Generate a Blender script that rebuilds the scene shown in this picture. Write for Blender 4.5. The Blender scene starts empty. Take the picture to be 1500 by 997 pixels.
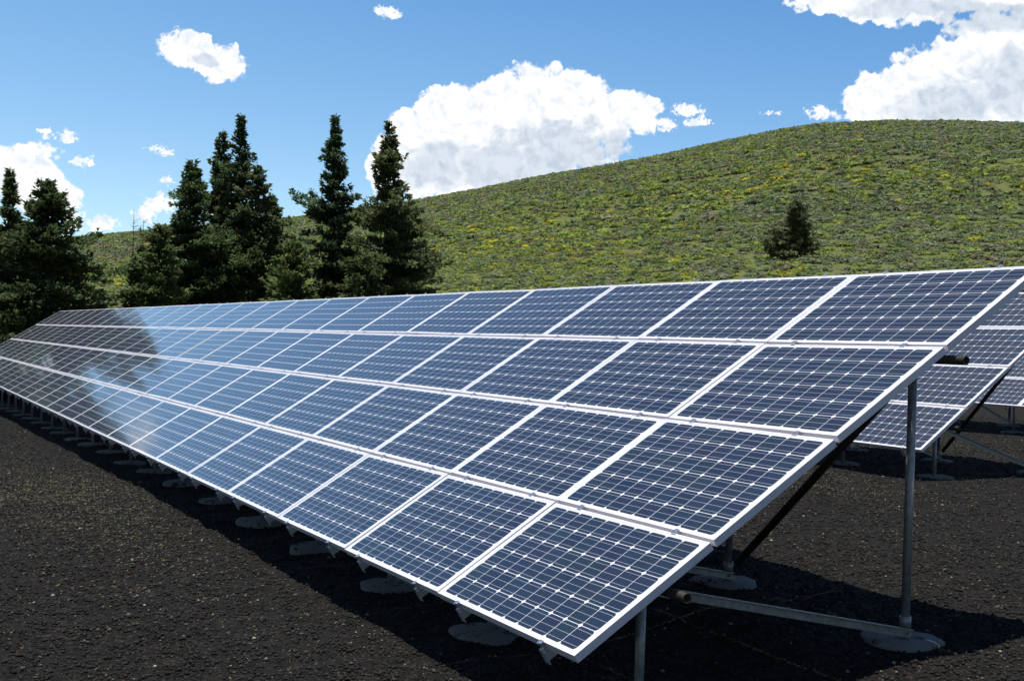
import bpy, math, random
import numpy as np
from mathutils import Vector, Matrix
rng = np.random.default_rng(7)
random.seed(7)
R = math.radians
scene = bpy.context.scene
COL = scene.collection

# ------------------------------------------------------------------ camera
CAM = Vector((5.2389, -3.2385, 2.0880))
ri = Vector((0.47407957, 0.8799335, 0.0310741))
up = Vector((-0.01458109, -0.02744128, 0.99951707))
fw = Vector((-0.88036126, 0.474303721, 0.000178961))
cd = bpy.data.cameras.new('camera')
cd.sensor_width = 36.0
cd.lens = 42.657
cd.clip_start = 0.1
cd.clip_end = 20000
cam = bpy.data.objects.new('camera', cd)
M = Matrix(((ri.x, up.x, -fw.x, CAM.x), (ri.y, up.y, -fw.y, CAM.y), (ri.z, up.z, -fw.z, CAM.z), (0, 0, 0, 1)))
cam.matrix_world = M
COL.objects.link(cam)
scene.camera = cam
CX, CY, CZ = CAM

# ------------------------------------------------------------------ light and exposure
SUN_EL = 84.0
sd = bpy.data.lights.new('sun', 'SUN')
sd.energy = 5.0
sd.angle = R(0.53)
sd.color = (1.0, 0.955, 0.89)
sun = bpy.data.objects.new('sun', sd)
sdir = Vector((0.0, -math.cos(R(SUN_EL)), math.sin(R(SUN_EL))))
sun.rotation_euler = sdir.to_track_quat('Z', 'Y').to_euler()
sun.location = (0, -20, 60)
COL.objects.link(sun)
scene.view_settings.view_transform = 'Standard'
scene.view_settings.look = 'None'
scene.view_settings.exposure = 0.12
scene.view_settings.gamma = 1.0
scene.view_settings.use_curve_mapping = False
cy = scene.cycles
cy.max_bounces = 6
cy.diffuse_bounces = 2
cy.glossy_bounces = 3
cy.transparent_max_bounces = 8
cy.caustics_reflective = False
cy.caustics_refractive = False
cy.use_denoising = True
try:
    cy.denoiser = 'OPENIMAGEDENOISE'
except Exception:
    pass


# ------------------------------------------------------------------ node helper
class NT:
    def __init__(s, tree):
        s.t = tree
        s.n = tree.nodes
        s.l = tree.links

    def node(s, kind, **kw):
        n = s.n.new(kind)
        for k, v in kw.items():
            setattr(n, k, v)
        return n

    def put(s, sock, v):
        if isinstance(v, bpy.types.NodeSocket):
            s.l.new(v, sock)
        elif v is not None:
            sock.default_value = v

    def math(s, op, a, b=None, c=None, clamp=False):
        n = s.node('ShaderNodeMath', operation=op, use_clamp=clamp)
        s.put(n.inputs[0], a)
        if b is not None:
            s.put(n.inputs[1], b)
        if c is not None:
            s.put(n.inputs[2], c)
        return n.outputs[0]

    def vmath(s, op, a, b=None):
        n = s.node('ShaderNodeVectorMath', operation=op)
        s.put(n.inputs[0], a)
        if b is not None:
            s.put(n.inputs[1], b)
        return n.outputs['Value'] if op in ('DOT_PRODUCT', 'LENGTH') else n.outputs[0]

    def noise(s, vec, scale, detail=4, rough=0.5, lac=2.0, out='Fac', dist=0.0, dim='3D'):
        n = s.node('ShaderNodeTexNoise', noise_dimensions=dim)
        s.put(n.inputs['Vector'], vec)
        n.inputs['Scale'].default_value = scale
        n.inputs['Detail'].default_value = detail
        n.inputs['Roughness'].default_value = rough
        n.inputs['Lacunarity'].default_value = lac
        n.inputs['Distortion'].default_value = dist
        return n.outputs[out]

    def voronoi(s, vec, scale, feature='F1', out='Distance', rand=1.0, **kw):
        n = s.node('ShaderNodeTexVoronoi', feature=feature, **kw)
        s.put(n.inputs['Vector'], vec)
        n.inputs['Scale'].default_value = scale
        n.inputs['Randomness'].default_value = rand
        return n.outputs[out]

    def ramp(s, fac, a, b, lo=0.0, hi=1.0, smooth=True):
        n = s.node('ShaderNodeMapRange')
        n.interpolation_type = 'SMOOTHSTEP' if smooth else 'LINEAR'
        s.put(n.inputs[0], fac)
        n.inputs[1].default_value = a
        n.inputs[2].default_value = b
        n.inputs[3].default_value = lo
        n.inputs[4].default_value = hi
        return n.outputs[0]

    def mix(s, fac, a, b, blend='MIX'):
        n = s.node('ShaderNodeMix', data_type='RGBA', blend_type=blend)
        s.put(n.inputs[0], fac)
        s.put(n.inputs[6], a if isinstance(a, bpy.types.NodeSocket) else (*a, 1.0))
        s.put(n.inputs[7], b if isinstance(b, bpy.types.NodeSocket) else (*b, 1.0))
        return n.outputs[2]

    def bump(s, h, strength=0.5, dist=0.01):
        n = s.node('ShaderNodeBump')
        n.inputs['Strength'].default_value = strength
        n.inputs['Distance'].default_value = dist
        s.put(n.inputs['Height'], h)
        return n.outputs[0]


def material(name):
    m = bpy.data.materials.new(name)
    m.use_nodes = True
    t = NT(m.node_tree)
    t.b = m.node_tree.nodes['Principled BSDF']
    return m, t


def setp(t, **kw):
    for k, v in kw.items():
        s = t.b.inputs[k.replace('_', ' ')]
        if isinstance(v, bpy.types.NodeSocket):
            t.l.new(v, s)
        elif isinstance(v, tuple):
            s.default_value = (*v, 1.0) if len(v) == 3 else v
        else:
            s.default_value = v


# ------------------------------------------------------------------ sky with clouds (directions in degrees: az from +Y towards -X, el)
world = bpy.data.worlds.new('World')
scene.world = world
world.use_nodes = True
w = NT(world.node_tree)
bg = world.node_tree.nodes['Background']
sky = w.node('ShaderNodeTexSky', sky_type='NISHITA', sun_disc=False)
sky.sun_rotation = R(180)
sky.sun_elevation = R(SUN_EL)
sky.altitude = 1800
sky.air_density = 1.0
sky.dust_density = 0.3
sky.ozone_density = 1.6
tc = w.node('ShaderNodeTexCoord')
sep = w.node('ShaderNodeSeparateXYZ')
w.l.new(tc.outputs['Generated'], sep.inputs[0])
az = w.math('MULTIPLY', w.math('ARCTAN2', w.math('MULTIPLY', sep.outputs[0], -1.0), sep.outputs[1]), 57.29578)
el = w.math('MULTIPLY', w.math('ARCSINE', sep.outputs[2]), 57.29578)
comb = w.node('ShaderNodeCombineXYZ')
w.l.new(az, comb.inputs[0]); w.l.new(el, comb.inputs[1])
AE = comb.outputs[0]
# gentle domain warp so no outline stays elliptical
wn = w.noise(AE, 0.9, 3, 0.55, out='Color', dim='2D')
wn2 = w.vmath('MULTIPLY', w.vmath('SUBTRACT', wn, (0.5, 0.5, 0.5)), (1.0, 0.7, 0.0))
AEw = w.vmath('ADD', AE, wn2)
BIG = [(65.0, 10.45, 1.55, 1.3), (66.7, 9.3, 1.3, 1.25), (76.9, 12.5, 1.2, 0.75), (75.7, 12.1, 1.25, 0.8), (60.42, 11.14, 3.3, 1.6), (63.63, 10.42, 2.3, 1.45), (65.51, 8.94, 2.4, 1.87), (57.83, 10.58, 2.3, 1.2), (56.24, 10.95, 1.25, 0.8),
       (61.65, 9.24, 4.7, 1.87), (66.11, 7.81, 1.93, 1.3), (63.55, 7.6, 3.9, 1.2), (67.98, 8.05, 0.77, 1.31),
       (41.95, 12.16, 2.7, 1.65), (40.29, 13.28, 2.2, 1.7), (44.83, 11.44, 1.9, 1.15), (45.4, 10.7, 1.4, 1.0), (39.42, 12.1, 1.7, 1.8),
       (42.77, 10.5, 3.94, 0.8), (46.1, 10.9, 0.7, 0.9), (46.43, 15.35, 2.3, 0.45), (43.77, 15.34, 3.5, 0.85), (40.91, 15.5, 3.3, 0.9),
       (84.22, 6.7, 1.6, 1.3), (82.52, 5.7, 1.05, 0.8), (83.32, 6.24, 1.3, 1.1), (84.79, 7.3, 0.96, 0.6), (87.0, 6.6, 2.2, 1.3),
       (95.5, 6.5, 4.0, 1.6), (36.0, 12.5, 3.0, 2.2), (30.0, 9.0, 5.0, 2.0), (104.0, 9.0, 5.0, 2.0)]
SMALL = [(89.8, 12.4, 1.4, 0.6), (77.43, 12.68, 1.0, 0.68), (76.28, 12.28, 1.2, 0.72), (75.51, 11.95, 1.05, 0.66), (78.01, 12.92, 0.4, 0.33),
         (53.7, 10.87, 0.9, 0.28), (54.79, 10.25, 0.5, 0.33), (53.21, 10.38, 0.6, 0.25), (48.26, 15.6, 1.4, 0.26),
         (47.8, 10.75, 0.6, 0.32), (68.01, 14.87, 0.66, 0.28), (49.94, 10.77, 0.35, 0.09), (80.54, 4.6, 0.75, 0.4), (81.75, 4.7, 0.6, 0.5),
         (82.09, 8.35, 0.48, 0.25), (83.02, 8.39, 0.28, 0.18), (82.99, 7.63, 0.72, 0.36), (81.37, 7.31, 0.64, 0.22),
         (78.4, 8.13, 0.36, 0.17), (77.83, 8.03, 0.48, 0.24), (78.05, 5.7, 0.75, 0.48), (77.79, 6.75, 0.26, 0.16), (78.7, 5.2, 0.5, 0.5)]
GREY = [(59.39, 9.0, 3.6, 1.25), (62.27, 8.2, 3.3, 1.0), (65.3, 8.0, 1.9, 0.95), (41.91, 11.0, 2.7, 0.85), (39.7, 12.0, 1.4, 1.2),
        (40.88, 14.5, 2.4, 0.6), (43.77, 15.15, 2.5, 0.4), (76.27, 12.2, 0.6, 0.3)]  # shaded cloud undersides, painted into the cloud colour


def field(vec, blobs):
    f = None
    for (a, e, ra, re) in blobs:
        v = w.vmath('MULTIPLY', w.vmath('SUBTRACT', vec, (a, e, 0)), (1 / ra, 1 / re, 0))
        g = w.vmath('DOT_PRODUCT', v, v)
        f = g if f is None else w.math('MINIMUM', f, g)
    return w.math('SUBTRACT', 1.0, f)


fb = w.noise(AE, 1.1, 8, 0.60, dim='2D')
fs = w.noise(AE, 2.3, 8, 0.7, dim='2D')
def puffs(vec):
    a = w.voronoi(vec, 1.15, feature='SMOOTH_F1', voronoi_dimensions='2D')
    b = w.voronoi(vec, 2.9, feature='SMOOTH_F1', voronoi_dimensions='2D')
    c = w.voronoi(vec, 6.5, feature='SMOOTH_F1', voronoi_dimensions='2D')
    q = w.math('ADD', w.math('MULTIPLY', w.math('SUBTRACT', 0.5, a), 1.0), w.math('MULTIPLY', w.math('SUBTRACT', 0.5, b), 0.5))
    return w.math('ADD', q, w.math('MULTIPLY', w.math('SUBTRACT', 0.5, c), 0.25))


AEp = w.vmath('ADD', AE, w.vmath('MULTIPLY', wn2, (0.6, 0.6, 0.0)))
puff = puffs(AEp)
puff_up = puffs(w.vmath('ADD', AEp, (-0.10, 0.22, 0.0)))
FB = w.math('ADD', field(AEw, BIG), w.math('ADD', w.math('MULTIPLY', w.math('SUBTRACT', fb, 0.50), 1.5), w.math('MULTIPLY', puff, 0.85)))
AEs = w.vmath('ADD', AE, w.vmath('MULTIPLY', wn2, (0.5, 0.4, 0.0)))
wn3 = w.vmath('MULTIPLY', w.vmath('SUBTRACT', w.noise(AE, 3.2, 6, 0.7, out='Color', dim='2D'), (0.5, 0.5, 0.5)), (1.5, 0.8, 0.0))
AEs = w.vmath('ADD', AEs, wn3)
FS = w.math('ADD', field(AEs, SMALL), w.math('MULTIPLY', w.math('SUBTRACT', fs, 0.47), 3.4))
aB = w.ramp(FB, -0.03, 0.38)
aS = w.math('MULTIPLY', w.ramp(FS, 0.0, 0.9), 0.97)
# thin scattered clouds over the rest of the sky
fo = w.noise(tc.outputs['Generated'], 3.2, 8, 0.6)
away = w.math('MAXIMUM', w.ramp(az, 108, 125), w.math('MAXIMUM', w.ramp(az, 22, 5), w.ramp(el, 48, 60)))
aO = w.math('MULTIPLY', w.ramp(fo, 0.60, 0.74), away)
alpha = w.math('MAXIMUM', w.math('MAXIMUM', aB, aS), aO, clamp=True)
gf = w.math('ADD', field(AEw, GREY), w.math('MULTIPLY', w.math('SUBTRACT', w.noise(AEw, 0.85, 4, 0.55, dim='2D'), 0.5), 3.2))
grey = w.math('MULTIPLY', w.ramp(gf, -0.8, 0.6), 1.0)
relief = w.math('SUBTRACT', puff, puff_up)  # emboss-like light and shade of the billows, painted into their colour
tex = w.ramp(w.math('ADD', w.math('MULTIPLY', relief, 0.55), w.math('SUBTRACT', w.noise(AEw, 1.5, 5, 0.52, dim='2D'), 0.5)), -0.40, 0.22)
cw = w.mix(tex, (0.76, 0.81, 0.88), (1.03, 1.03, 1.03))
cg = w.mix(tex, (0.52, 0.60, 0.70), (0.68, 0.745, 0.83))
cl = w.mix(grey, cw, cg)
SKY = 0.15
# background = sky * tint ; clouds brought to the same scale
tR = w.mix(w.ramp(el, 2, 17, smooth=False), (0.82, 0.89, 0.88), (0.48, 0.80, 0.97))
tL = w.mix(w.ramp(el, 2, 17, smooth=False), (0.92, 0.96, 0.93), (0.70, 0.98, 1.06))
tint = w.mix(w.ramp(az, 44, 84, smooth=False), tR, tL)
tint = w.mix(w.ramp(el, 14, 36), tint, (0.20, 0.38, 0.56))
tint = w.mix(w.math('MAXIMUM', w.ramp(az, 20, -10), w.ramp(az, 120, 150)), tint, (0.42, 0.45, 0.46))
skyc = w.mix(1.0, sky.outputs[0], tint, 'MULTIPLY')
clc = w.vmath('MULTIPLY', cl, (1 / SKY, 1 / SKY, 1 / SKY))
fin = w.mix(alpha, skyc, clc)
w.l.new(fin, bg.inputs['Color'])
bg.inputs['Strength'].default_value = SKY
try:
    world.cycles.sampling_method = 'MANUAL'
    world.cycles.sample_map_resolution = 1024
except Exception:
    pass


# ------------------------------------------------------------------ mesh helpers
def np_mesh(name, verts, tris, mat=None, smooth=False):
    """verts (n,3), faces (m,k) all of one size"""
    verts = np.asarray(verts, dtype=np.float32)
    tris = np.asarray(tris, dtype=np.int32)
    k = tris.shape[1]
    me = bpy.data.meshes.new(name)
    me.vertices.add(len(verts))
    me.vertices.foreach_set('co', verts.ravel())
    me.loops.add(tris.size)
    me.loops.foreach_set('vertex_index', tris.ravel())
    me.polygons.add(len(tris))
    me.polygons.foreach_set('loop_start', np.arange(0, tris.size, k, dtype=np.int32))
    me.polygons.foreach_set('loop_total', np.full(len(tris), k, dtype=np.int32))
    if smooth:
        me.polygons.foreach_set('use_smooth', np.ones(len(tris), dtype=bool))
    me.update(calc_edges=True)
    if mat:
        me.materials.append(mat)
    return me


def vcol(me, cols):
    a = me.color_attributes.new('tint', 'FLOAT_COLOR', 'POINT')
    c = np.ones((len(cols), 4), dtype=np.float32)
    c[:, :3] = cols
    a.data.foreach_set('color', c.ravel())


def obj(name, me, parent=None, loc=(0, 0, 0), **props):
    o = bpy.data.objects.new(name, me)
    COL.objects.link(o)
    o.location = loc
    if parent:
        o.parent = parent
    for k, v in props.items():
        o[k] = v
    return o


class MB:
    def __init__(s):
        s.v = []; s.f = []

    def box(s, c, size, M=None):
        x, y, z = size[0] / 2, size[1] / 2, size[2] / 2
        b = len(s.v)
        for p in ((-x, -y, -z), (x, -y, -z), (x, y, -z), (-x, y, -z), (-x, -y, z), (x, -y, z), (x, y, z), (-x, y, z)):
            q = Vector(p) + Vector(c)
            s.v.append(tuple(M @ q) if M else tuple(q))
        for f in ((0, 3, 2, 1), (4, 5, 6, 7), (0, 1, 5, 4), (1, 2, 6, 5), (2, 3, 7, 6), (3, 0, 4, 7)):
            s.f.append(tuple(b + i for i in f))
        return s

    def tube(s, p0, p1, r, n=16, r1=None, hollow=0.0):
        p0 = Vector(p0); p1 = Vector(p1)
        d = (p1 - p0).normalized()
        a = d.orthogonal().normalized(); bb = d.cross(a)
        r1 = r if r1 is None else r1
        b = len(s.v)
        rings = [(p0, r), (p1, r1)]
        if hollow:
            rings += [(p1, r1 * hollow), (p0, r * hollow)]
        for p, rr in rings:
            for i in range(n):
                t = 2 * math.pi * i / n
                s.v.append(tuple(p + a * (rr * math.cos(t)) + bb * (rr * math.sin(t))))
        m = len(rings)
        for k in range(m if hollow else 1):
            k2 = (k + 1) % m
            for i in range(n):
                j = (i + 1) % n
                s.f.append((b + k * n + i, b + k * n + j, b + k2 * n + j, b + k2 * n + i))
        if not hollow:
            s.f.append(tuple(b + i for i in reversed(range(n))))
            s.f.append(tuple(b + n + i for i in range(n)))
        return s

    def mesh(s, name, mat, smooth=False, bevel=0):
        me = bpy.data.meshes.new(name)
        me.from_pydata(s.v, [], s.f)
        me.validate()
        if smooth:
            for p in me.polygons:
                p.use_smooth = len(p.vertices) == 4
        me.materials.append(mat)
        me.update()
        return me


# value noise for terrain (vectorised)
_tab = np.random.default_rng(3).random((256, 256)).astype(np.float32)


def vnoise(x, y):
    xi = np.floor(x).astype(int); yi = np.floor(y).astype(int)
    fx = x - xi; fy = y - yi
    fx = fx * fx * (3 - 2 * fx); fy = fy * fy * (3 - 2 * fy)
    a = _tab[xi & 255, yi & 255]; b = _tab[(xi + 1) & 255, yi & 255]
    c = _tab[xi & 255, (yi + 1) & 255]; d = _tab[(xi + 1) & 255, (yi + 1) & 255]
    return (a * (1 - fx) + b * fx) * (1 - fy) + (c * (1 - fx) + d * fx) * fy - 0.5


def fbm(x, y, o=4):
    r = 0; a = 1.0
    for i in range(o):
        r = r + a * vnoise(x * 2 ** i + 17.3 * i, y * 2 ** i + 9.1 * i); a *= 0.5
    return r


def sstep(x, a, b):
    t = np.clip((x - a) / (b - a), 0, 1)
    return t * t * (3 - 2 * t)


def G(x, y):
    """ground height"""
    x = np.asarray(x, dtype=float); y = np.asarray(y, dtype=float)
    z = 0.02 + 0.23 * sstep(y, 0.9, 2.7) + 0.012 * np.clip(y - 3, 0, 20)
    z = z - 0.016 * np.clip(-x - 9, 0, 60)
    z = z - 0.02 * np.clip(-y - 1.0, 0, 30) * 0.5
    return z


def Gn(x, y):
    near = np.exp(-((x + 6) ** 2 + (y - 2) ** 2) / 900.0)
    return G(x, y) + near * (0.06 * fbm(x * 0.55, y * 0.55, 3) + 0.045 * fbm(x * 2.4, y * 2.4, 3)) + 0.02


# ------------------------------------------------------------------ hill shape
RIDGE = [(20, 7.0), (30, 9.0), (36, 9.9), (39.1, 10.25), (41.9, 10.41), (44.8, 10.51), (47.8, 10.40), (49.3, 10.2), (52.4, 9.6), (55.5, 8.87), (60.3, 7.95), (63.5, 7.22),
         (66.1, 6.65), (72.4, 5.5), (79.6, 4.44), (81.3, 4.16), (88, 3.6), (96, 2.8), (106, 1.6), (115, 0.3)]
_ra = np.array([a for a, _ in RIDGE]); _re = np.tan(np.radians([e for _, e in RIDGE]))


def hill(azd, D):
    tr = np.interp(azd, _ra, _re) - 0.004
    Dr = np.interp(azd, [20, 45, 60, 70, 90, 115], [270, 275, 300, 340, 380, 400])
    D0 = np.interp(azd, [20, 45, 60, 70, 90, 115], [46, 48, 50, 56, 68, 80])
    t0 = -2.6 / D0
    s = np.clip((D - D0) / (Dr - D0), 0, 1)
    S = 1 - (1 - s) ** 2.35
    te = t0 + (tr - t0) * S
    over = np.clip(D / Dr - 1, 0, None)
    te = te - 0.5 * over ** 2 - 0.03 * over
    z = CZ + D * te
    x = CX - D * np.sin(np.radians(azd)); y = CY + D * np.cos(np.radians(azd))
    k = sstep(D, 70, 140) * (1 - 0.75 * sstep(D / Dr, 0.75, 1.0))
    z = z + k * (2.2 * fbm(x * 0.018, y * 0.018, 3) + 0.5 * fbm(x * 0.09, y * 0.09, 3))
    return x, y, z


# ------------------------------------------------------------------ materials
def mat_ground():
    m, t = material('cinder_gravel')
    g = t.node('ShaderNodeNewGeometry').outputs['Position']
    n1 = t.noise(g, 0.45, 4, 0.55)
    n2 = t.noise(g, 16.0, 5, 0.7)
    v = t.voronoi(g, 42.0, out='Color')
    v2 = t.voronoi(g, 95.0, out='Color')
    s1 = t.node('ShaderNodeSeparateColor'); t.l.new(v, s1.inputs[0])
    s2 = t.node('ShaderNodeSeparateColor'); t.l.new(v2, s2.inputs[0])
    base = t.mix(n1, (0.0068, 0.0067, 0.0065), (0.0138, 0.0130, 0.0116))
    base = t.mix(t.ramp(n2, 0.35, 0.7), base, (0.021, 0.0195, 0.017))
    # individual cinders: some lighter, some reddish
    base = t.mix(t.math('MULTIPLY', t.ramp(s1.outputs[0], 0.72, 1.0), 0.6), base, (0.038, 0.035, 0.030))
    base = t.mix(t.math('MULTIPLY', t.ramp(s2.outputs[1], 0.955, 0.985), 0.75), base, (0.16, 0.14, 0.11))
    base = t.mix(t.math('MULTIPLY', t.ramp(s1.outputs[2], 0.94, 1.0), 0.7), base, (0.06, 0.025, 0.018))
    # distant soil turns to grassy earth away from the cinder pad
    sp = t.node('ShaderNodeSeparateXYZ'); t.l.new(g, sp.inputs[0])
    cxy = t.node('ShaderNodeCombineXYZ'); t.l.new(sp.outputs[0], cxy.inputs[0]); t.l.new(sp.outputs[1], cxy.inputs[1])
    dd = t.vmath('LENGTH', t.vmath('SUBTRACT', cxy.outputs[0], (-12.0, 4.0, 0.0)))
    grass = t.mix(t.noise(g, 1.3, 5, 0.6), (0.06, 0.055, 0.028), (0.075, 0.095, 0.03))
    far = t.ramp(t.math('ADD', dd, t.math('MULTIPLY', n1, 12.0)), 46, 60)
    # a belt of dry weeds
    base = t.mix(far, base, grass)
    d1 = t.voronoi(g, 30.0)
    h = t.math('ADD', t.math('MULTIPLY', t.noise(g, 60.0, 4, 0.7), 0.7), t.math('MULTIPLY', d1, -1.3))
    h = t.math('ADD', h, t.math('MULTIPLY', t.noise(g, 9.0, 4, 0.6), 2.0))
    setp(t, Base_Color=base, Roughness=0.95, Normal=t.bump(h, 1.0, 0.035))
    t.b.inputs['Specular IOR Level'].default_value = 0.15
    return m


def mat_hill():
    m, t = material('hill_grass')
    g = t.node('ShaderNodeNewGeometry').outputs['Position']
    n1 = t.noise(g, 0.035, 5, 0.6)
    n2 = t.noise(g, 0.9, 6, 0.7)
    n3 = t.noise(g, 4.0, 4, 0.7)
    c = t.mix(t.ramp(n2, 0.3, 0.7), (0.095, 0.110, 0.045), (0.145, 0.180, 0.056))
    c = t.mix(t.ramp(n1, 0.45, 0.7), c, (0.12, 0.125, 0.042))
    c = t.mix(t.ramp(n3, 0.5, 0.75), c, (0.10, 0.082, 0.045))
    setp(t, Base_Color=c, Roughness=1.0, Normal=t.bump(n3, 0.7, 0.15))
    t.b.inputs['Specular IOR Level'].default_value = 0.1
    return m


def mat_tint(name, rough=0.8, trans=0.0, spec=0.2):
    m, t = material(name)
    a = t.node('ShaderNodeAttribute', attribute_name='tint')
    col = a.outputs['Color']
    setp(t, Base_Color=col, Roughness=rough)
    t.b.inputs['Specular IOR Level'].default_value = spec
    if trans:
        tr = t.node('ShaderNodeBsdfTranslucent')
        t.l.new(col, tr.inputs['Color'])
        mx = t.node('ShaderNodeMixShader')
        mx.inputs[0].default_value = trans
        t.l.new(t.b.outputs[0], mx.inputs[1]); t.l.new(tr.outputs[0], mx.inputs[2])
        out = m.node_tree.nodes['Material Output']
        t.l.new(mx.outputs[0], out.inputs['Surface'])
    return m


def mat_metal(name, col, rough=0.5, metallic=0.0, var=0.25, scale=20.0, stretch=(1, 1, 1)):
    m, t = material(name)
    tcn = t.node('ShaderNodeTexCoord').outputs['Object']
    v = t.vmath('MULTIPLY', tcn, stretch)
    n = t.noise(v, scale, 5, 0.6)
    dark = tuple(c * (1 - var) for c in col); lite = tuple(min(1, c * (1 + var)) for c in col)
    setp(t, Base_Color=t.mix(t.ramp(n, 0.3, 0.7), dark, lite), Roughness=t.ramp(n, 0.2, 0.8, rough - 0.1, rough + 0.1), Metallic=metallic,
         Normal=t.bump(n, 0.12, 0.002))
    return m


PW, PH, PT = 1.650, 0.994, 0.046         # panel outer size
PU, GAP = 1.655, 0.027


def mat_cells():
    """monocrystalline cells under glass: 10 x 6 cells, three busbars, white backsheet between"""
    m, t = material('photovoltaic_cells')
    tcn = t.node('ShaderNodeTexCoord').outputs['Object']
    sp = t.node('ShaderNodeSeparateXYZ'); t.l.new(tcn, sp.inputs[0])
    P = 0.1556
    u = t.math('DIVIDE', t.math('ADD', sp.outputs[0], P * 5), P)
    v = t.math('DIVIDE', t.math('ADD', sp.outputs[1], P * 3), P)
    fu = t.math('ABSOLUTE', t.math('SUBTRACT', t.math('FRACT', u), 0.5))
    fv = t.math('ABSOLUTE', t.math('SUBTRACT', t.math('FRACT', v), 0.5))
    hw = 0.5 - 0.0019 / P
    inr = t.math('MULTIPLY', t.math('LESS_THAN', fu, hw), t.math('LESS_THAN', fv, hw - 0.002))
    # clipped corners (pseudo-square wafer)
    rad = t.math('SQRT', t.math('ADD', t.math('MULTIPLY', fu, fu), t.math('MULTIPLY', fv, fv)))
    inr = t.math('MULTIPLY', inr, t.math('LESS_THAN', rad, 0.622))
    inside = t.math('MULTIPLY', t.math('LESS_THAN', t.math('ABSOLUTE', sp.outputs[0]), P * 5), t.math('LESS_THAN', t.math('ABSOLUTE', sp.outputs[1]), P * 3))
    cell = t.math('MULTIPLY', inr, inside)
    # busbars run along the row: at 1/6, 1/2, 5/6 of each cell
    b3 = t.math('ABSOLUTE', t.math('SUBTRACT', t.math('FRACT', t.math('MULTIPLY', v, 3.0)), 0.5))
    bus = t.math('LESS_THAN', b3, 0.0012 / P * 3)
    # per-cell tone
    cu = t.math('FLOOR', u); cv = t.math('FLOOR', v)
    cb = t.node('ShaderNodeCombineXYZ'); t.l.new(cu, cb.inputs[0]); t.l.new(cv, cb.inputs[1])
    oi = t.node('ShaderNodeObjectInfo'); t.l.new(t.math('MULTIPLY', oi.outputs['Random'], 91.0), cb.inputs[2])
    wn = t.node('ShaderNodeTexWhiteNoise', noise_dimensions='3D'); t.l.new(cb.outputs[0], wn.inputs[0])
    r1 = t.node('ShaderNodeSeparateColor'); t.l.new(wn.outputs['Color'], r1.inputs[0])
    c = t.mix(r1.outputs[0], (0.005, 0.0145, 0.036), (0.010, 0.025, 0.052))
    c = t.mix(t.math('MULTIPLY', r1.outputs[1], 0.5), c, (0.018, 0.019, 0.048))
    c = t.mix(t.math('MULTIPLY', t.ramp(r1.outputs[2], 0.6, 1.0), 0.5), c, (0.012, 0.028, 0.036))
    fac = t.math('MULTIPLY', cell, t.math('SUBTRACT', 1.0, t.math('MULTIPLY', bus, 0.55)))
    dust = t.noise(tcn, 3.0, 5, 0.6)
    col = t.mix(fac, (0.72, 0.74, 0.78), c)
    col = t.mix(t.ramp(dust, 0.45, 0.8, 0.004, 0.02), col, (0.35, 0.32, 0.27))
    setp(t, Base_Color=col, Roughness=0.55)
    t.b.inputs['Specular IOR Level'].default_value = 0.25
    t.b.inputs['Coat Weight'].default_value = 1.0
    t.b.inputs['Coat IOR'].default_value = 1.5
    t.put(t.b.inputs['Coat Roughness'], t.ramp(dust, 0.3, 0.8, 0.06, 0.10))
    return m


M_GROUND = mat_ground()
M_HILL = mat_hill()
M_CELLS = mat_cells()
M_BACK = mat_metal('white_backsheet', (0.62, 0.63, 0.65), 0.6, 0, 0.05, 4)
M_FRAME = mat_metal('anodised_frame', (0.78, 0.76, 0.82), 0.45, 0.10, 0.04, 14)
M_GALV = mat_metal('galvanised_steel', (0.33, 0.34, 0.335), 0.45, 0.5, 0.22, 30)
M_RAIL = mat_metal('aluminium_rail', (0.50, 0.51, 0.54), 0.4, 0.5, 0.10, 20)
M_RUST = mat_metal('rusty_pipe', (0.045, 0.034, 0.028), 0.7, 0.1, 0.4, 25)
def mat_footing():
    m, t = material('concrete_footing')
    g = t.node('ShaderNodeNewGeometry').outputs['Position']
    n = t.noise(g, 7.0, 5, 0.65)
    n2 = t.noise(g, 45.0, 4, 0.6)
    c = t.mix(n2, (0.14, 0.138, 0.13), (0.23, 0.225, 0.21))
    c = t.mix(t.ramp(t.math('ADD', n, t.math('MULTIPLY', n2, 0.25)), 0.68, 0.76), c, (0.018, 0.0165, 0.0145))
    setp(t, Base_Color=c, Roughness=0.95, Normal=t.bump(t.math('ADD', n, n2), 0.8, 0.02))
    return m


M_CONC = mat_footing()
M_BOLT = mat_metal('bright_clamp', (0.85, 0.85, 0.87), 0.25, 0.9, 0.05, 40)

# ------------------------------------------------------------------ sky is the world; ground sheet
def grid_mesh(name, xs, ys, zf, mat):
    X, Y = np.meshgrid(xs, ys)
    Z = zf(X, Y)
    n, k = X.shape
    V = np.stack([X.ravel(), Y.ravel(), Z.ravel()], 1)
    i = np.arange(n - 1)[:, None] * k + np.arange(k - 1)[None, :]
    F = np.stack([i, i + 1, i + 1 + k, i + k], -1).reshape(-1, 4)
    return np_mesh(name, V, F, mat, smooth=True)


def axis(a, b, step, far):
    core = np.arange(a, b + 1e-6, step)
    out = []
    d = step; p = a
    while p > -far:
        d *= 1.18; p -= d; out.append(p)
    lo = np.array(out[::-1])
    out = []; d = step; p = b
    while p < far:
        d *= 1.18; p += d; out.append(p)
    return np.concatenate([lo, core, np.array(out)])


xs = axis(-34, 6, 0.16, 6000)
ys = axis(-4, 22, 0.13, 6000)
ground = obj('ground', grid_mesh('ground', xs, ys, Gn, M_GROUND), kind='structure', label='dark cinder ground of crushed lava rock')

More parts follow.
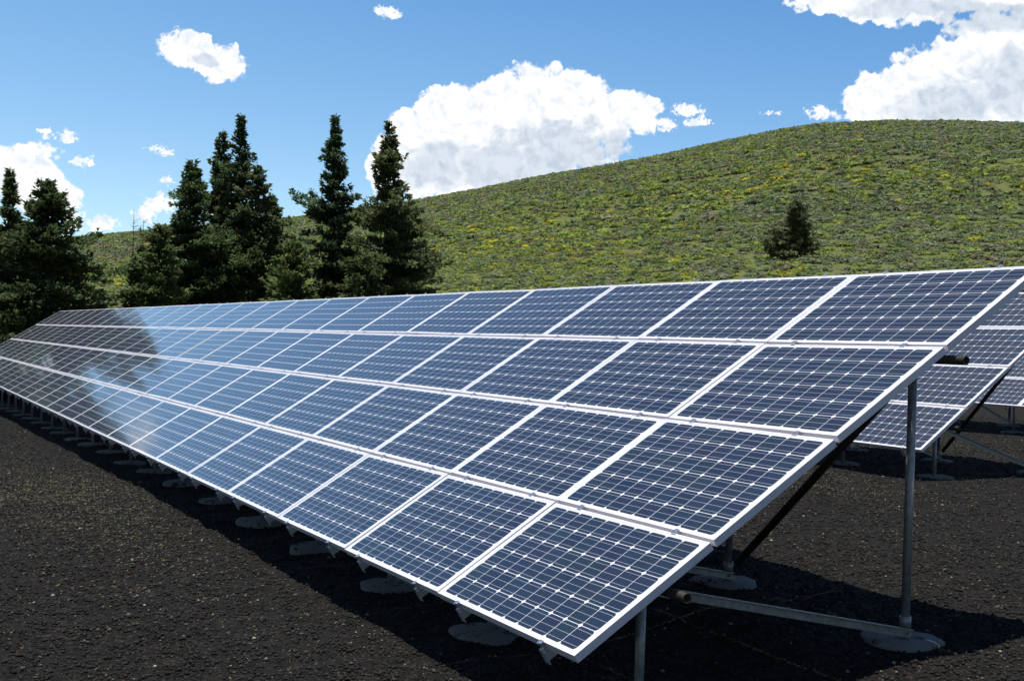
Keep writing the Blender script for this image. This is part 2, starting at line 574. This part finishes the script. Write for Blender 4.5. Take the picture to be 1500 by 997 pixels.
# hill sheet
azs = np.arange(16, 116.01, 0.4)
Ds = np.concatenate([np.linspace(44, 130, 60), np.linspace(131, 440, 130), np.linspace(450, 900, 24)])
A_, D_ = np.meshgrid(azs, Ds)
hx, hy, hz = hill(A_, D_)
gz = G(hx, hy)
n, k = A_.shape
i = np.arange(n - 1)[:, None] * k + np.arange(k - 1)[None, :]
F = np.stack([i, i + k, i + 1 + k, i + 1], -1).reshape(-1, 4)
hme = np_mesh('hill', np.stack([hx.ravel(), hy.ravel(), hz.ravel()], 1), F, M_HILL, smooth=True)
obj('hill', hme, kind='structure', label='large rounded hill covered with low green brush')


# ------------------------------------------------------------------ solar arrays
def plane_matrix(tilt):
    return Matrix.Rotation(tilt, 4, 'X')


def make_panel_meshes():
    fw_ = 0.011
    # laminate: 4 mm thick slab, top face has the cells
    me = bpy.data.meshes.new('solar_panel')
    x, y = PW / 2 - fw_, PH / 2 - fw_
    zt, zb = -0.0015, -0.006
    me.from_pydata([(-x, -y, zb), (x, -y, zb), (x, y, zb), (-x, y, zb), (-x, -y, zt), (x, -y, zt), (x, y, zt), (-x, y, zt)], [],
                   [(4, 5, 6, 7), (0, 3, 2, 1), (0, 1, 5, 4), (1, 2, 6, 5), (2, 3, 7, 6), (3, 0, 4, 7)])
    me.materials.append(M_CELLS); me.materials.append(M_BACK)
    for p in me.polygons:
        p.material_index = 0 if p.index == 0 else 1
    f = MB()
    X, Y = PW / 2, PH / 2
    f.box((0, -Y + fw_ / 2, -PT / 2), (PW, fw_, PT))
    f.box((0, Y - fw_ / 2, -PT / 2), (PW, fw_, PT))
    f.box((-X + fw_ / 2, 0, -PT / 2), (fw_, PH - 2 * fw_, PT))
    f.box((X - fw_ / 2, 0, -PT / 2), (fw_, PH - 2 * fw_, PT))
    fm = f.mesh('panel_frame', M_FRAME)
    j = MB().box((0.0, Y - 0.12, -0.018), (0.13, 0.10, 0.024))
    jm = j.mesh('junction_box', M_RUST)
    return me, fm, jm


PANEL, PFRAME, PJBOX = make_panel_meshes()
RD, RWD = 0.055, 0.045      # rail depth and width
LEN = 4 * PH + 3 * GAP


def make_rail_mesh():
    r = MB()
    z0 = -PT - 0.001
    r.box((0, LEN / 2, z0 - 0.003), (RWD, LEN + 0.05, 0.006))
    r.box((-RWD / 2 + 0.003, LEN / 2, z0 - 0.006 - (RD - 0.006) / 2), (0.006, LEN + 0.05, RD - 0.006))
    r.box((RWD / 2 - 0.003, LEN / 2, z0 - 0.006 - (RD - 0.006) / 2), (0.006, LEN + 0.05, RD - 0.006))
    r.box((0, LEN / 2, z0 - RD + 0.001), (RWD + 0.002, LEN + 0.052, 0.005))
    # closing end plates
    r.box((0, -0.027, z0 - RD / 2 - 0.012), (RWD + 0.006, 0.005, RD + 0.028))
    r.box((0, LEN + 0.027, z0 - RD / 2), (RWD + 0.004, 0.005, RD))
    return r.mesh('rail', M_RAIL)


def make_clamp_meshes():
    e = MB()
    e.box((0, -0.0065, 0.003), (0.040, 0.022, 0.004))
    e.box((0, -0.0145, -0.020), (0.034, 0.005, 0.046))
    e.tube((0, -0.021, -0.004), (0, -0.021, 0.009), 0.0095, 8)
    e.tube((0, -0.018, -0.034), (0, -0.034, -0.034), 0.0095, 8)
    end = e.mesh('end_clamp', M_BOLT)
    c = MB()
    c.box((0, 0, 0.0035), (0.042, GAP + 0.014, 0.004))
    c.tube((0, 0, 0.005), (0, 0, 0.012), 0.008, 8)
    mid = c.mesh('middle_clamp', M_BOLT)
    return end, mid


RAIL = make_rail_mesh()
ENDC, MIDC = make_clamp_meshes()


def footing_mesh(r, seed):
    rr = random.Random(seed)
    n = 28
    v = [(0, 0, 0.035)]
    f = []
    for z, k in ((0.032, 0.86), (0.018, 0.98), (-0.10, 1.0)):
        for i in range(n):
            a = 2 * math.pi * i / n
            q = r * k * (1 + 0.05 * math.sin(3 * a + seed) + 0.03 * math.sin(5 * a + 2.3 * seed) + 0.012 * math.sin(11 * a + seed))
            v.append((q * math.cos(a), q * math.sin(a), z + rr.uniform(-0.004, 0.004)))
    for i in range(n):
        j = (i + 1) % n
        f.append((0, 1 + i, 1 + j))
        for s in range(2):
            f.append((1 + s * n + i, 1 + (s + 1) * n + i, 1 + (s + 1) * n + j, 1 + s * n + j))
    me = bpy.data.meshes.new('footing')
    me.from_pydata(v, [], f)
    for p in me.polygons:
        p.use_smooth = True
    me.materials.append(M_CONC)
    return me


FOOT = [footing_mesh(0.26, s) for s in (1, 2, 3, 4)]


def solar_array(corner, tilt, ncol, npost, label, group='rows of solar panels', post0=-0.36, stuff_last=False):
    cx, cyy, cz = corner
    gz0 = float(Gn(cx + post0, cyy + 0.65))
    root = bpy.data.objects.new('solar_array', None)
    root.empty_display_size = 0.3
    COL.objects.link(root)
    base = Vector((cx, cyy, gz0))
    root.location = base
    root['label'] = label; root['category'] = 'solar array'; root['group'] = group
    off = Vector(corner) - base
    Rm = plane_matrix(tilt)

    def on(x, v, d=0.0):
        return off + Rm @ Vector((x, v, d))
    rr = random.Random(int(cyy * 10) + 5)
    for r in range(4):
        for c in range(ncol):
            if stuff_last and r == 0 and c >= ncol - 4:
                continue
            p = obj('solar_panel', PANEL, root, on(-(c + 0.5) * PU, r * (PH + GAP) + PH / 2))
            p.rotation_euler = (tilt + R(rr.gauss(0, 0.11)), R(rr.gauss(0, 0.13)), 0)
            obj('panel_frame', PFRAME, p)
            if c < 2:
                obj('junction_box', PJBOX, p)
    if stuff_last:     # the four panels of the bottom row that lie farthest off, beyond the picture's edge
        v = []; f = []; mi = []
        for c in range(ncol - 4, ncol):
            for me in (PANEL, PFRAME):
                b = len(v)
                o_ = Vector((-(c - ncol + 2) * PU - PU / 2, 0, 0))
                v += [tuple(vt.co + o_) for vt in me.vertices]
                for p in me.polygons:
                    f.append(tuple(b + i for i in p.vertices)); mi.append(2 if me is PFRAME else p.material_index)
        me = bpy.data.meshes.new('solar_panels')
        me.from_pydata(v, [], f)
        for m_ in (M_CELLS, M_BACK, M_FRAME):
            me.materials.append(m_)
        for p, k_ in zip(me.polygons, mi):
            p.material_index = k_
        q = obj('solar_panels', me, root, on(-(ncol - 2) * PU, PH / 2), kind='stuff')
        q.rotation_euler = (tilt, 0, 0)
    for c in range(ncol):
        for fr in (0.201, 0.818):
            rl = obj('rail', RAIL, root, on(-(c + fr) * PU, 0))
            rl.rotation_euler = (tilt, 0, 0)
            if c < 14:
                ec = obj('end_clamp', ENDC, rl)
                for r in (1, 2, 3):
                    obj('middle_clamp', MIDC, rl, (0, r * (PH + GAP) - GAP / 2, 0))
                tcl = obj('end_clamp', ENDC, rl, (0, LEN, 0)); tcl.rotation_euler = (0, 0, math.pi)
    # long pipes under the rails
    pr = 0.028
    dn = -(PT + RD + pr + 0.001)
    W = ncol * PU
    pipes = []
    for vv, mat_ in ((0.65, M_RUST), (2.69, M_RUST)):
        vp = vv / math.cos(tilt) + dn * math.tan(tilt)
        a = on(0.06, vp, dn); b = on(-W - 0.06, vp, dn)
        pp = MB().tube((0, 0, 0), tuple(b - a), pr, 20, hollow=0.82)
        obj('pipe', pp.mesh('pipe', mat_, smooth=True), root, tuple(a))
        pipes.append(a)
    for k in range(npost):
        px = post0 - 1.79 * k
        if px < -W + 0.2:
            break
        zf = float(Gn(cx + px, cyy + 0.65)) - base.z
        zr = float(Gn(cx + px, cyy + 2.69)) - base.z
        yf, yr = pipes[0].y, pipes[1].y
        dxr = -0.02
        for (y_, z_, top, kind_) in ((yf, zf, pipes[0].z, 0), (yr, zr, pipes[1].z, 1)):
            m_ = MB().tube((0, 0, -0.08), (0, 0, top - z_ - pr * 0.8), 0.028, 18)
            if kind_ == 1:
                m_.tube((0, 0, 0.10), (0, 0, 0.17), 0.036, 18)
            m_.tube((0, 0, top - z_ - 0.075), (0, 0, top - z_ - 0.022), 0.035, 18)
            post = obj('post', m_.mesh('post', M_GALV, smooth=True), root, (px, y_, z_))
            post['label'] = 'tall galvanised rear post' if kind_ else 'short galvanised front post'
            ft = obj('footing', FOOT[(k + kind_) % 4], root, (px + rr.uniform(-0.03, 0.03), y_ + rr.uniform(-.03, .03), z_))
            ft.rotation_euler = (0, 0, rr.uniform(0, 6))
        if k < 14:
            a = Vector((px + 0.04, yf + 0.02, pipes[0].z - 0.03)); b = Vector((px + 0.045, yr - 0.03, zr + 0.075))
            d = (b - a)
            rot = d.to_track_quat('Y', 'Z').to_matrix().to_4x4()
            br = MB().box((0, d.length / 2, 0), (0.012, d.length + 0.06, 0.055), rot)
            br.box((0.016, d.length / 2, 0.024), (0.022, d.length + 0.058, 0.006), rot)
            br.tube(tuple(rot @ Vector((-0.03, d.length, 0))), tuple(rot @ Vector((0.03, d.length, 0))), 0.011, 8)
            obj('brace', br.mesh('brace', M_GALV), root, tuple(a))
    # dark diagonal brace in the end bay
    a = Vector((post0 - 1.75, pipes[1].y, float(Gn(cx + post0 - 1.79, cyy + 2.69)) - base.z + 0.17)); b = Vector((post0 - 0.02, pipes[1].y, pipes[1].z - 0.03))
    a.y += 0.06; b.y += 0.06
    dg = MB().tube((0, 0, 0), tuple(b - a), 0.03, 16)
    dgo = obj('brace', dg.mesh('brace', M_RUST, smooth=True), root, tuple(a))
    dgo['label'] = 'dark diagonal pipe brace'
    return root


ZO = 0.5
solar_array((0, 0, ZO), R(32.4), 26, 24, 'long nearest solar array running across the whole picture from front right to the trees', stuff_last=True)
solar_array((-6.534, 9.426, ZO + 0.29), R(34.5), 5, 5, 'second solar array just behind the raised right end of the longest one')
solar_array((-12.43 + 2 * PU, 18.606, ZO + 0.537), R(34.5), 5, 5, 'small farthest solar array seen at the right edge behind the second one')


# ------------------------------------------------------------------ conifers
M_NEEDLE = mat_tint('conifer_needles', 0.75, 0.38, 0.2)
M_BARK = mat_metal('conifer_bark', (0.085, 0.065, 0.05), 0.95, 0, 0.35, 12, (1, 1, 0.3))


def conifer_crown(H, Wd, seed, col, z0=0.05, lean=0.0, density=1.0, shape=1.0, gap=0.2):
    """needle sprays on drooping branches: returns verts, tris, colours, branch polylines"""
    g = np.random.default_rng(seed)
    base, bb, cols = [], [], []
    branches = []
    nb = int(H * 27 * density)
    for i in range(nb):
        h = z0 + (1 - z0) * (g.random() ** 0.85)          # relative height
        if h > 0.985:
            continue
        prof = (1 - h) ** (1.0 * shape) * (0.72 + 0.28 * math.sin(h * 31 + seed) * (1 - h))
        th = g.uniform(0, 2 * math.pi)
        L = 1.24 * Wd * max(prof, 0.02) * g.uniform(0.45, 1.12)
        if g.random() < gap:
            L *= g.uniform(0.35, 0.75)
        L *= 1 + 0.28 * math.sin(2 * th + 9 * h + seed) + 0.15 * math.sin(5 * th - 17 * h)
        if g.random() < 0.07:
            L *= 1.15
        L = max(L, 0.12)
        zt = h * H
        rise = 0.60 * h + 0.02 + g.normal(0, 0.13)
        npt = max(3, int(L / 0.15))
        s = np.linspace(0.0, 1.0, npt + 1)
        x = np.cos(th) * L * s; y = np.sin(th) * L * s
        z = zt + L * (rise * s - 0.34 * s * s + 0.16 * s ** 3 * g.uniform(0, 2))
        x = x + lean * (zt / H) ** 2
        branches.append((np.stack([x, y, z], 1), L))
        # sprays
        ns = max(12, int(L * 78))
        t = g.random(ns) ** 0.8
        px = np.interp(t, s, x); py = np.interp(t, s, y); pz = np.interp(t, s, z)
        wdt = (0.10 + 0.16 * L) * np.sin(np.clip(t, 0.05, 1) * 2.6 + 0.3).clip(0.2, 1)
        side = g.uniform(-1, 1, ns) * wdt
        px = px - np.sin(th) * side; py = py + np.cos(th) * side
        pz = pz + g.normal(0, 0.07, ns) - 0.12 * np.abs(side)
        # direction of each spray: outward + sideways
        an = th + np.sign(side) * g.uniform(0.2, 1.1, ns)
        ln = g.uniform(0.10, 0.25, ns)
        dx = np.cos(an) * ln; dy = np.sin(an) * ln; dz = ln * g.uniform(-0.45, 0.75, ns)
        wx = -np.sin(an) * ln * 0.27; wy = np.cos(an) * ln * 0.27; wz = g.normal(0, 0.05, ns)
        P0 = np.stack([px - wx, py - wy, pz - wz], 1)
        P1 = np.stack([px + wx, py + wy, pz + wz], 1)
        P2 = np.stack([px + dx, py + dy, pz + dz], 1)
        base.append(np.stack([P0, P1, P2], 1))
        cc = np.array(col)[None, :] * g.uniform(0.8, 2.1, (ns, 1)) * g.uniform(0.95, 1.7)
        cc[:, 0] *= g.uniform(0.85, 1.2, ns)
        cols.append(np.repeat(cc, 3, 0))
    # leader sprays
    ns = int(26)
    pz = H * g.uniform(0.93, 1.0, ns)
    an = g.uniform(0, 6.28, ns); ln = g.uniform(0.05, 0.16, ns)
    px = np.full(ns, 0.0) + lean * (pz / H) ** 2; py = np.zeros(ns)
    base.append(np.stack([np.stack([px - 0.02, py, pz], 1), np.stack([px + 0.02, py + 0.02, pz], 1),
                          np.stack([px + np.cos(an) * ln, py + np.sin(an) * ln, pz + ln * 1.2], 1)], 1))
    cols.append(np.tile(np.array(col), (ns * 3, 1)))
    V = np.concatenate(base).reshape(-1, 3)
    return V, np.arange(len(V)).reshape(-1, 3), np.concatenate(cols), branches


def tree(name, azd, D, H, Wd, seed, label, col=(0.034, 0.052, 0.022), group=None, gbase=None, **kw):
    x = CX - D * math.sin(R(azd)); y = CY + D * math.cos(R(azd))
    _, _, hz_ = hill(np.array([azd]), np.array([float(D)]))
    z = max(float(hz_[0]), float(Gn(x, y))) - 0.05 if gbase is None else gbase
    root = bpy.data.objects.new(name, None)
    COL.objects.link(root)
    root.location = (x, y, z)
    root['label'] = label; root['category'] = kw.pop('cat', 'conifer tree')
    if group:
        root['group'] = group
    lean = kw.get('lean', 0.0)
    multi = kw.pop('multi', [])
    stems = []
    V, F_, C_, br = conifer_crown(H, Wd, seed, col, **kw)
    for q_, (ox, oy, hs, ws) in enumerate(multi):
        V2, F2, C2, b2 = conifer_crown(H * hs, Wd * ws, seed + 50 + q_, col, **dict(kw, lean=ox * 0.6))
        V = np.concatenate([V, V2 + np.array([ox, oy, 0])]); C_ = np.concatenate([C_, C2])
        stems.append((ox, oy, H * hs))
        br = br + [(p_ + np.array([ox, oy, 0]), l_) for p_, l_ in b2]
    F_ = np.arange(len(V)).reshape(-1, 3)
    me = np_mesh('crown', V, F_, M_NEEDLE)
    vcol(me, C_)
    obj('crown', me, root)
    t = MB()
    n_ = 9
    r0 = 0.016 * H + 0.03
    for i in range(n_):
        a, b = i / n_, (i + 1) / n_
        t.tube((lean * a * a, 0, a * H * 0.99), (lean * b * b, 0, b * H * 0.99), r0 * (1 - a) + 0.012, 9, r0 * (1 - b) + 0.012)
    for ox, oy, hh_ in stems:
        t.tube((0, 0, 0.0), (ox, oy, hh_ * 0.3), 0.09, 8, 0.07)
        t.tube((ox, oy, hh_ * 0.29), (ox + ox * 0.3, oy, hh_ * 0.95), 0.07, 8, 0.02)
    for pts, L in br[::3]:
        if L > 0.5:
            for q in range(0, len(pts) - 1, 2):
                q2 = min(q + 2, len(pts) - 1)
                fr = q / len(pts)
                t.tube(tuple(pts[q]), tuple(pts[q2]), 0.028 * (1 - fr) + 0.006, 4, 0.028 * (1 - fr) + 0.004)
    obj('trunk', t.mesh('trunk', M_BARK), root)
    return root


def topH(azd, D, tanel):
    x = CX - D * math.sin(R(azd)); y = CY + D * math.cos(R(azd))
    _, _, hz_ = hill(np.array([azd]), np.array([float(D)]))
    z = max(float(hz_[0]), float(Gn(x, y))) - 0.05
    return CZ + D * tanel - z


GRP = 'conifers beyond the far end of the array'
DK = (0.060, 0.080, 0.034)
T = [
    # name az D tan width seed label colour kwargs
    ('conifer', 87.0, 57, 0.132, 5.2, 11, 'wide dark conifer cut by the left edge of the picture', DK, dict(density=1.5)),
    ('conifer', 84.35, 61, 0.1190, 3.3, 12, 'slender pointed conifer rising behind the broad dark one at far left', DK, dict(gap=0.45)),
    ('conifer', 82.75, 56, 0.1120, 4.5, 13, 'broad dark conifer at left, its top against the white cloud', (0.046, 0.068, 0.028), dict(shape=0.74, gap=0.15, density=1.3)),
    ('conifer', 76.7, 60, 0.1360, 4.2, 14, 'shortest-topped dense conifer on the left side of the middle clump', (0.056, 0.084, 0.034), dict(shape=0.85, density=1.1)),
    ('conifer', 75.35, 62, 0.1615, 3.5, 15, 'tall narrow conifer left of the tallest in the four-topped clump', DK, dict(shape=0.95, lean=-0.15)),
    ('conifer', 74.60, 61, 0.1750, 3.7, 16, 'tallest conifer of the four-topped clump, with loose windswept branches', (0.050, 0.074, 0.034), dict(shape=1.0, lean=0.1, gap=0.35)),
    ('conifer', 73.80, 60, 0.1365, 3.3, 17, 'conifer on the right side of the four-topped clump', DK, dict(shape=0.75, gap=0.3)),
    ('conifer', 73.05, 62, 0.1120, 2.9, 18, 'low conifer at the right foot of the four-topped clump', (0.052, 0.072, 0.034), dict(shape=0.8, gap=0.3)),
    ('conifer', 70.28, 61, 0.1800, 4.3, 19, 'tall open conifer, left one of the pair in front of the hill', (0.044, 0.068, 0.032), dict(shape=1.0, gap=0.4, density=0.9)),
    ('conifer', 67.75, 60, 0.1775, 5.2, 20, 'tall conifer, right one of the pair, in front of the big cloud', (0.066, 0.084, 0.036), dict(shape=1.0, gap=0.4, density=1.0)),
    ('conifer', 66.75, 62, 0.1080, 3.9, 27, 'shorter conifer half merged with the right one of the pair', DK, dict(shape=0.6, gap=0.3)),
    ('conifer', 72.0, 57, 0.0740, 2.5, 21, 'low bright green young conifer between the clump and the pair', (0.070, 0.098, 0.034), dict(shape=0.55)),
    ('conifer', 68.9, 56, 0.0640, 2.1, 22, 'low green young conifer at the foot of the pair', (0.060, 0.084, 0.032), dict(shape=0.5)),
    ('conifer', 78.0, 56, 0.0830, 2.3, 23, 'low green young conifer at the left foot of the clump', (0.062, 0.086, 0.032), dict(shape=0.6)),
    ('conifer', 79.0, 57, 0.0560, 1.0, 24, 'small shrubby conifer beside the bare dead trunks', (0.068, 0.095, 0.038), dict(shape=0.45)),
]
for nm, a_, d_, tn, wd_, sd_, lb, cl_, kw in T:
    tree(nm, a_, d_, topH(a_, d_, tn), wd_, sd_, lb, cl_, GRP, **kw)

tree('small_tree', 48.95, 112, topH(48.95, 112, 0.1195), 1.65, 40, 'lone dark scrubby tree standing on the open hillside', (0.085, 0.098, 0.050),
     None, cat='tree', shape=0.35, density=0.8, gap=0.5, z0=0.16, lean=0.8,
     multi=[(-0.55, -0.7, 0.50, 1.1), (0.5, 0.75, 0.92, 0.95), (0.65, 1.0, 0.62, 1.0), (-0.85, -1.25, 0.30, 1.2)])


def snag(azd, D, tn, label, seed):
    rr = random.Random(seed)
    H = topH(azd, D, tn)
    x = CX - D * math.sin(R(azd)); y = CY + D * math.cos(R(azd))
    _, _, hz_ = hill(np.array([azd]), np.array([float(D)]))
    z = max(float(hz_[0]), float(Gn(x, y))) - 0.05
    t = MB()
    px = 0.0
    for i in range(10):
        nx = px + rr.uniform(-0.03, 0.04)
        t.tube((px, 0, H * i / 10), (nx, 0, H * (i + 1) / 10), 0.065 * (1 - i / 11), 8, 0.065 * (1 - (i + 1) / 11))
        for _ in range(5):
            a = rr.uniform(0, 6.28); L = rr.uniform(0.15, 0.5)
            zz = H * (i + rr.random()) / 10
            t.tube((px, 0, zz), (px + math.cos(a) * L, math.sin(a) * L, zz + rr.uniform(-0.1, 0.2)), 0.014, 4, 0.004)
        px = nx
    me = t.mesh('dead_tree', M_BARK)
    obj('dead_tree', me, None, (x, y, z), label=label, category='dead tree', group='bare dead trunks')


snag(79.15, 57.5, 0.0940, 'taller thin dead trunk, the left one of the two bare trunks', 1)
snag(78.75, 57.0, 0.0860, 'shorter thin dead trunk, the right one of the two bare trunks', 2)


# ------------------------------------------------------------------ sagebrush on the hill: one mass
def sage_templates(nt, ntri, seed):
    g = np.random.default_rng(seed)
    out = []
    for k in range(nt):
        ang = g.uniform(0, 2 * math.pi, ntri)
        cz = g.random(ntri) ** 0.8
        r = np.sqrt(1 - cz ** 2)
        lump = 1 + 0.28 * np.sin(ang * 3 + k) * r + g.normal(0, 0.10, ntri)
        c = np.stack([np.cos(ang) * r * lump, np.sin(ang) * r * lump, cz * 0.86 * lump], 1) * g.uniform(0.62, 1.0, (ntri, 1))
        nrm = c / np.linalg.norm(c, axis=1, keepdims=True) + g.normal(0, 0.55, (ntri, 3))
        nrm /= np.linalg.norm(nrm, axis=1, keepdims=True)
        a = np.cross(nrm, g.normal(0, 1, (ntri, 3))); a /= np.linalg.norm(a, axis=1, keepdims=True)
        b = np.cross(nrm, a)
        s = g.uniform(0.16, 0.34, (ntri, 1)) * math.sqrt(60 / ntri)
        tri = np.stack([c + a * s, c - a * s * 0.5 + b * s * 0.85, c - a * s * 0.5 - b * s * 0.85], 1)
        out.append(tri.astype(np.float32))
    return out


def sagebrush(name, N, dlo, dhi, ntri, seed, szm, label, azlo=33.0, azhi=90.0):
    g = np.random.default_rng(seed)
    TT = np.stack(sage_templates(10, ntri, seed))
    D = np.sqrt(g.uniform(dlo ** 2, dhi ** 2, N)); A = g.uniform(azlo, azhi, N)
    Dr = np.interp(A, [20, 45, 60, 70, 90, 115], [270, 275, 300, 340, 380, 400])
    ok = D < Dr * 1.03
    D, A = D[ok], A[ok]
    x, y, z = hill(A, D)
    clump = fbm(x * 0.05, y * 0.05, 3)
    ok = (clump + g.uniform(-0.35, 1.5, len(x))) > 0.0
    x, y, z, clump, D = x[ok], y[ok], z[ok], clump[ok], D[ok]
    n_ = len(x)
    sz = szm * g.uniform(0.28, 0.66, n_) * (1 + 0.4 * g.random(n_) ** 3)
    ti = g.integers(0, 10, n_)
    rot = g.uniform(0, 2 * math.pi, n_)
    co, si = np.cos(rot)[:, None, None], np.sin(rot)[:, None, None]
    t = TT[ti]
    X = (t[..., 0] * co - t[..., 1] * si) * sz[:, None, None] * 1.15
    Y = (t[..., 0] * si + t[..., 1] * co) * sz[:, None, None] * 1.15
    Z = t[..., 2] * sz[:, None, None] * 0.68
    V = np.stack([X + x[:, None, None], Y + y[:, None, None], Z + z[:, None, None] - 0.05], -1).reshape(-1, 3)
    # kinds: grey-green sage, green shrub, yellow-green, dead brown, flowering yellow
    pal = np.array([(0.195, 0.230, 0.140), (0.155, 0.210, 0.080), (0.250, 0.305, 0.075), (0.215, 0.190, 0.130), (0.40, 0.38, 0.05)])
    patch = fbm(x * 0.022 + 40, y * 0.022, 3)
    low = sstep(D, 200, 150) * sstep(D, 98, 122)
    band = 1.1 * sstep(D, 118, 98) + 0.6 * sstep(patch, 0.1, -0.5) + 0.35 * sstep(D, 170, 230)
    pr = np.stack([0.26 + 0.8 * band, 0.30 + 0 * x, 0.20 + 0.5 * np.clip(patch + 0.15 + 0.25 * low, 0, 1), 0.12 + 0.10 * sstep(D, 170, 230), 0.16 * low * sstep(patch, -0.15, 0.35) + 0.008], 1)
    pr = pr / pr.sum(1, keepdims=True)
    kk = (g.random(n_)[:, None] > np.cumsum(pr, 1)).sum(1).clip(0, 4)
    c = pal[kk] * 1.12 * g.uniform(0.80, 1.22, (n_, 1))
    cols = np.repeat(c, ntri * 3, 0) * np.repeat(g.uniform(0.88, 1.12, (n_ * ntri, 1)), 3, 0)
    me = np_mesh(name, V, np.arange(len(V)).reshape(-1, 3), M_SAGE)
    vcol(me, cols)
    return obj(name, me, kind='stuff', label=label, category='brush')


M_SAGE = mat_tint('sagebrush_leaves', 0.9, 0.35, 0.1)
sagebrush('sagebrush', 14000, 47, 150, 74, 5, 1.02, 'grey green sagebrush and yellow flowers on the lower hillside')
sagebrush('hillside_brush', 62000, 140, 395, 30, 6, 1.28, 'low green brush covering the upper hillside')


# ------------------------------------------------------------------ loose cinders on the near ground
def pebbles():
    g = np.random.default_rng(9)
    N = 150000
    az_ = g.uniform(36, 86, N)
    d = 5.0 * (36 / 5.0) ** g.random(N)
    x = CX - d * np.sin(np.radians(az_)); y = CY + d * np.cos(np.radians(az_))
    z = Gn(x, y)
    s = (0.004 + 0.013 * g.random(N) ** 3.2) * (1 + d * 0.025)
    octa = np.array([(1, 0, 0), (-1, 0, 0), (0, 1, 0), (0, -1, 0), (0, 0, 1), (0, 0, -1)], dtype=np.float32)
    fc = np.array([(0, 2, 4), (2, 1, 4), (1, 3, 4), (3, 0, 4), (2, 0, 5), (1, 2, 5), (3, 1, 5), (0, 3, 5)])
    V = octa[None] * g.uniform(0.6, 1.3, (N, 6, 1)) * s[:, None, None]
    V[..., 2] *= 0.7
    r = g.uniform(0, 6.28, N); co, si = np.cos(r)[:, None], np.sin(r)[:, None]
    X = V[..., 0] * co - V[..., 1] * si; Y = V[..., 0] * si + V[..., 1] * co
    V = np.stack([X + x[:, None], Y + y[:, None], V[..., 2] + z[:, None] + s[:, None] * 0.3], -1).reshape(-1, 3)
    F_ = (np.arange(N)[:, None, None] * 6 + fc[None]).reshape(-1, 3)
    k = g.random(N)
    c = np.where(k[:, None] < 0.95, np.array([(0.019, 0.0175, 0.0155)]), np.where(k[:, None] < 0.993, np.array([(0.085, 0.075, 0.06)]), np.array([(0.26, 0.24, 0.20)])))
    c = c * g.uniform(0.6, 1.4, (N, 1))
    me = np_mesh('loose_cinders', V, F_, M_PEB)
    vcol(me, np.repeat(c, 6, 0))
    obj('loose_cinders', me, kind='stuff', label='loose black cinders and pale stone chips scattered on the ground', category='gravel')


def ground_litter():
    """dry yellowish plant bits in drifts"""
    g = np.random.default_rng(10)
    cs = [(-11.0, -1.2, 1.9, 0.9, 6500), (-8.0, -0.9, 2.2, 0.5, 2600), (-20.0, -2.4, 3.0, 1.2, 3000), (-8.6, 8.0, 1.8, 0.5, 4200), (-5.5, 7.2, 3.0, 1.6, 1500), (-11.5, 15.0, 2.5, 1.4, 3500),
          (-3.5, -1.3, 2.6, 0.9, 500), (-2.0, 5.4, 2.0, 1.2, 500), (0.2, -0.6, 0.9, 0.4, 160)]
    P = []
    for cx_, cy_, sx, sy, n_ in cs:
        P.append(np.stack([g.normal(cx_, sx, n_), g.normal(cy_, sy, n_)], 1))
    P = np.concatenate(P)
    n_ = len(P)
    z = Gn(P[:, 0], P[:, 1])
    a = g.uniform(0, 6.28, n_); L = g.uniform(0.006, 0.022, n_); wd = g.uniform(0.003, 0.008, n_)
    hh = g.uniform(0.002, 0.012, n_)
    dx, dy = np.cos(a) * L, np.sin(a) * L
    wx, wy = -np.sin(a) * wd, np.cos(a) * wd
    V = np.stack([np.stack([P[:, 0] - dx, P[:, 1] - dy, z + 0.006], 1), np.stack([P[:, 0] + wx, P[:, 1] + wy, z + 0.008 + hh * .5], 1),
                  np.stack([P[:, 0] + dx, P[:, 1] + dy, z + 0.006 + hh], 1), np.stack([P[:, 0] - wx, P[:, 1] - wy, z + 0.006], 1)], 1).reshape(-1, 3)
    F_ = np.arange(n_ * 4).reshape(-1, 4)
    me = np_mesh('dry_litter', V, F_, M_PEB)
    c = np.array([(0.115, 0.104, 0.06)]) * g.uniform(0.3, 1.2, (n_, 1))
    c[:, 0] *= g.uniform(0.8, 1.2, n_)
    vcol(me, np.repeat(c, 4, 0))
    obj('dry_litter', me, kind='stuff', label='yellowish dry plant bits lying in drifts on the black cinders', category='plant litter')


M_PEB = mat_tint('loose_stone', 0.9, 0.0, 0.25)
pebbles()
ground_litter()
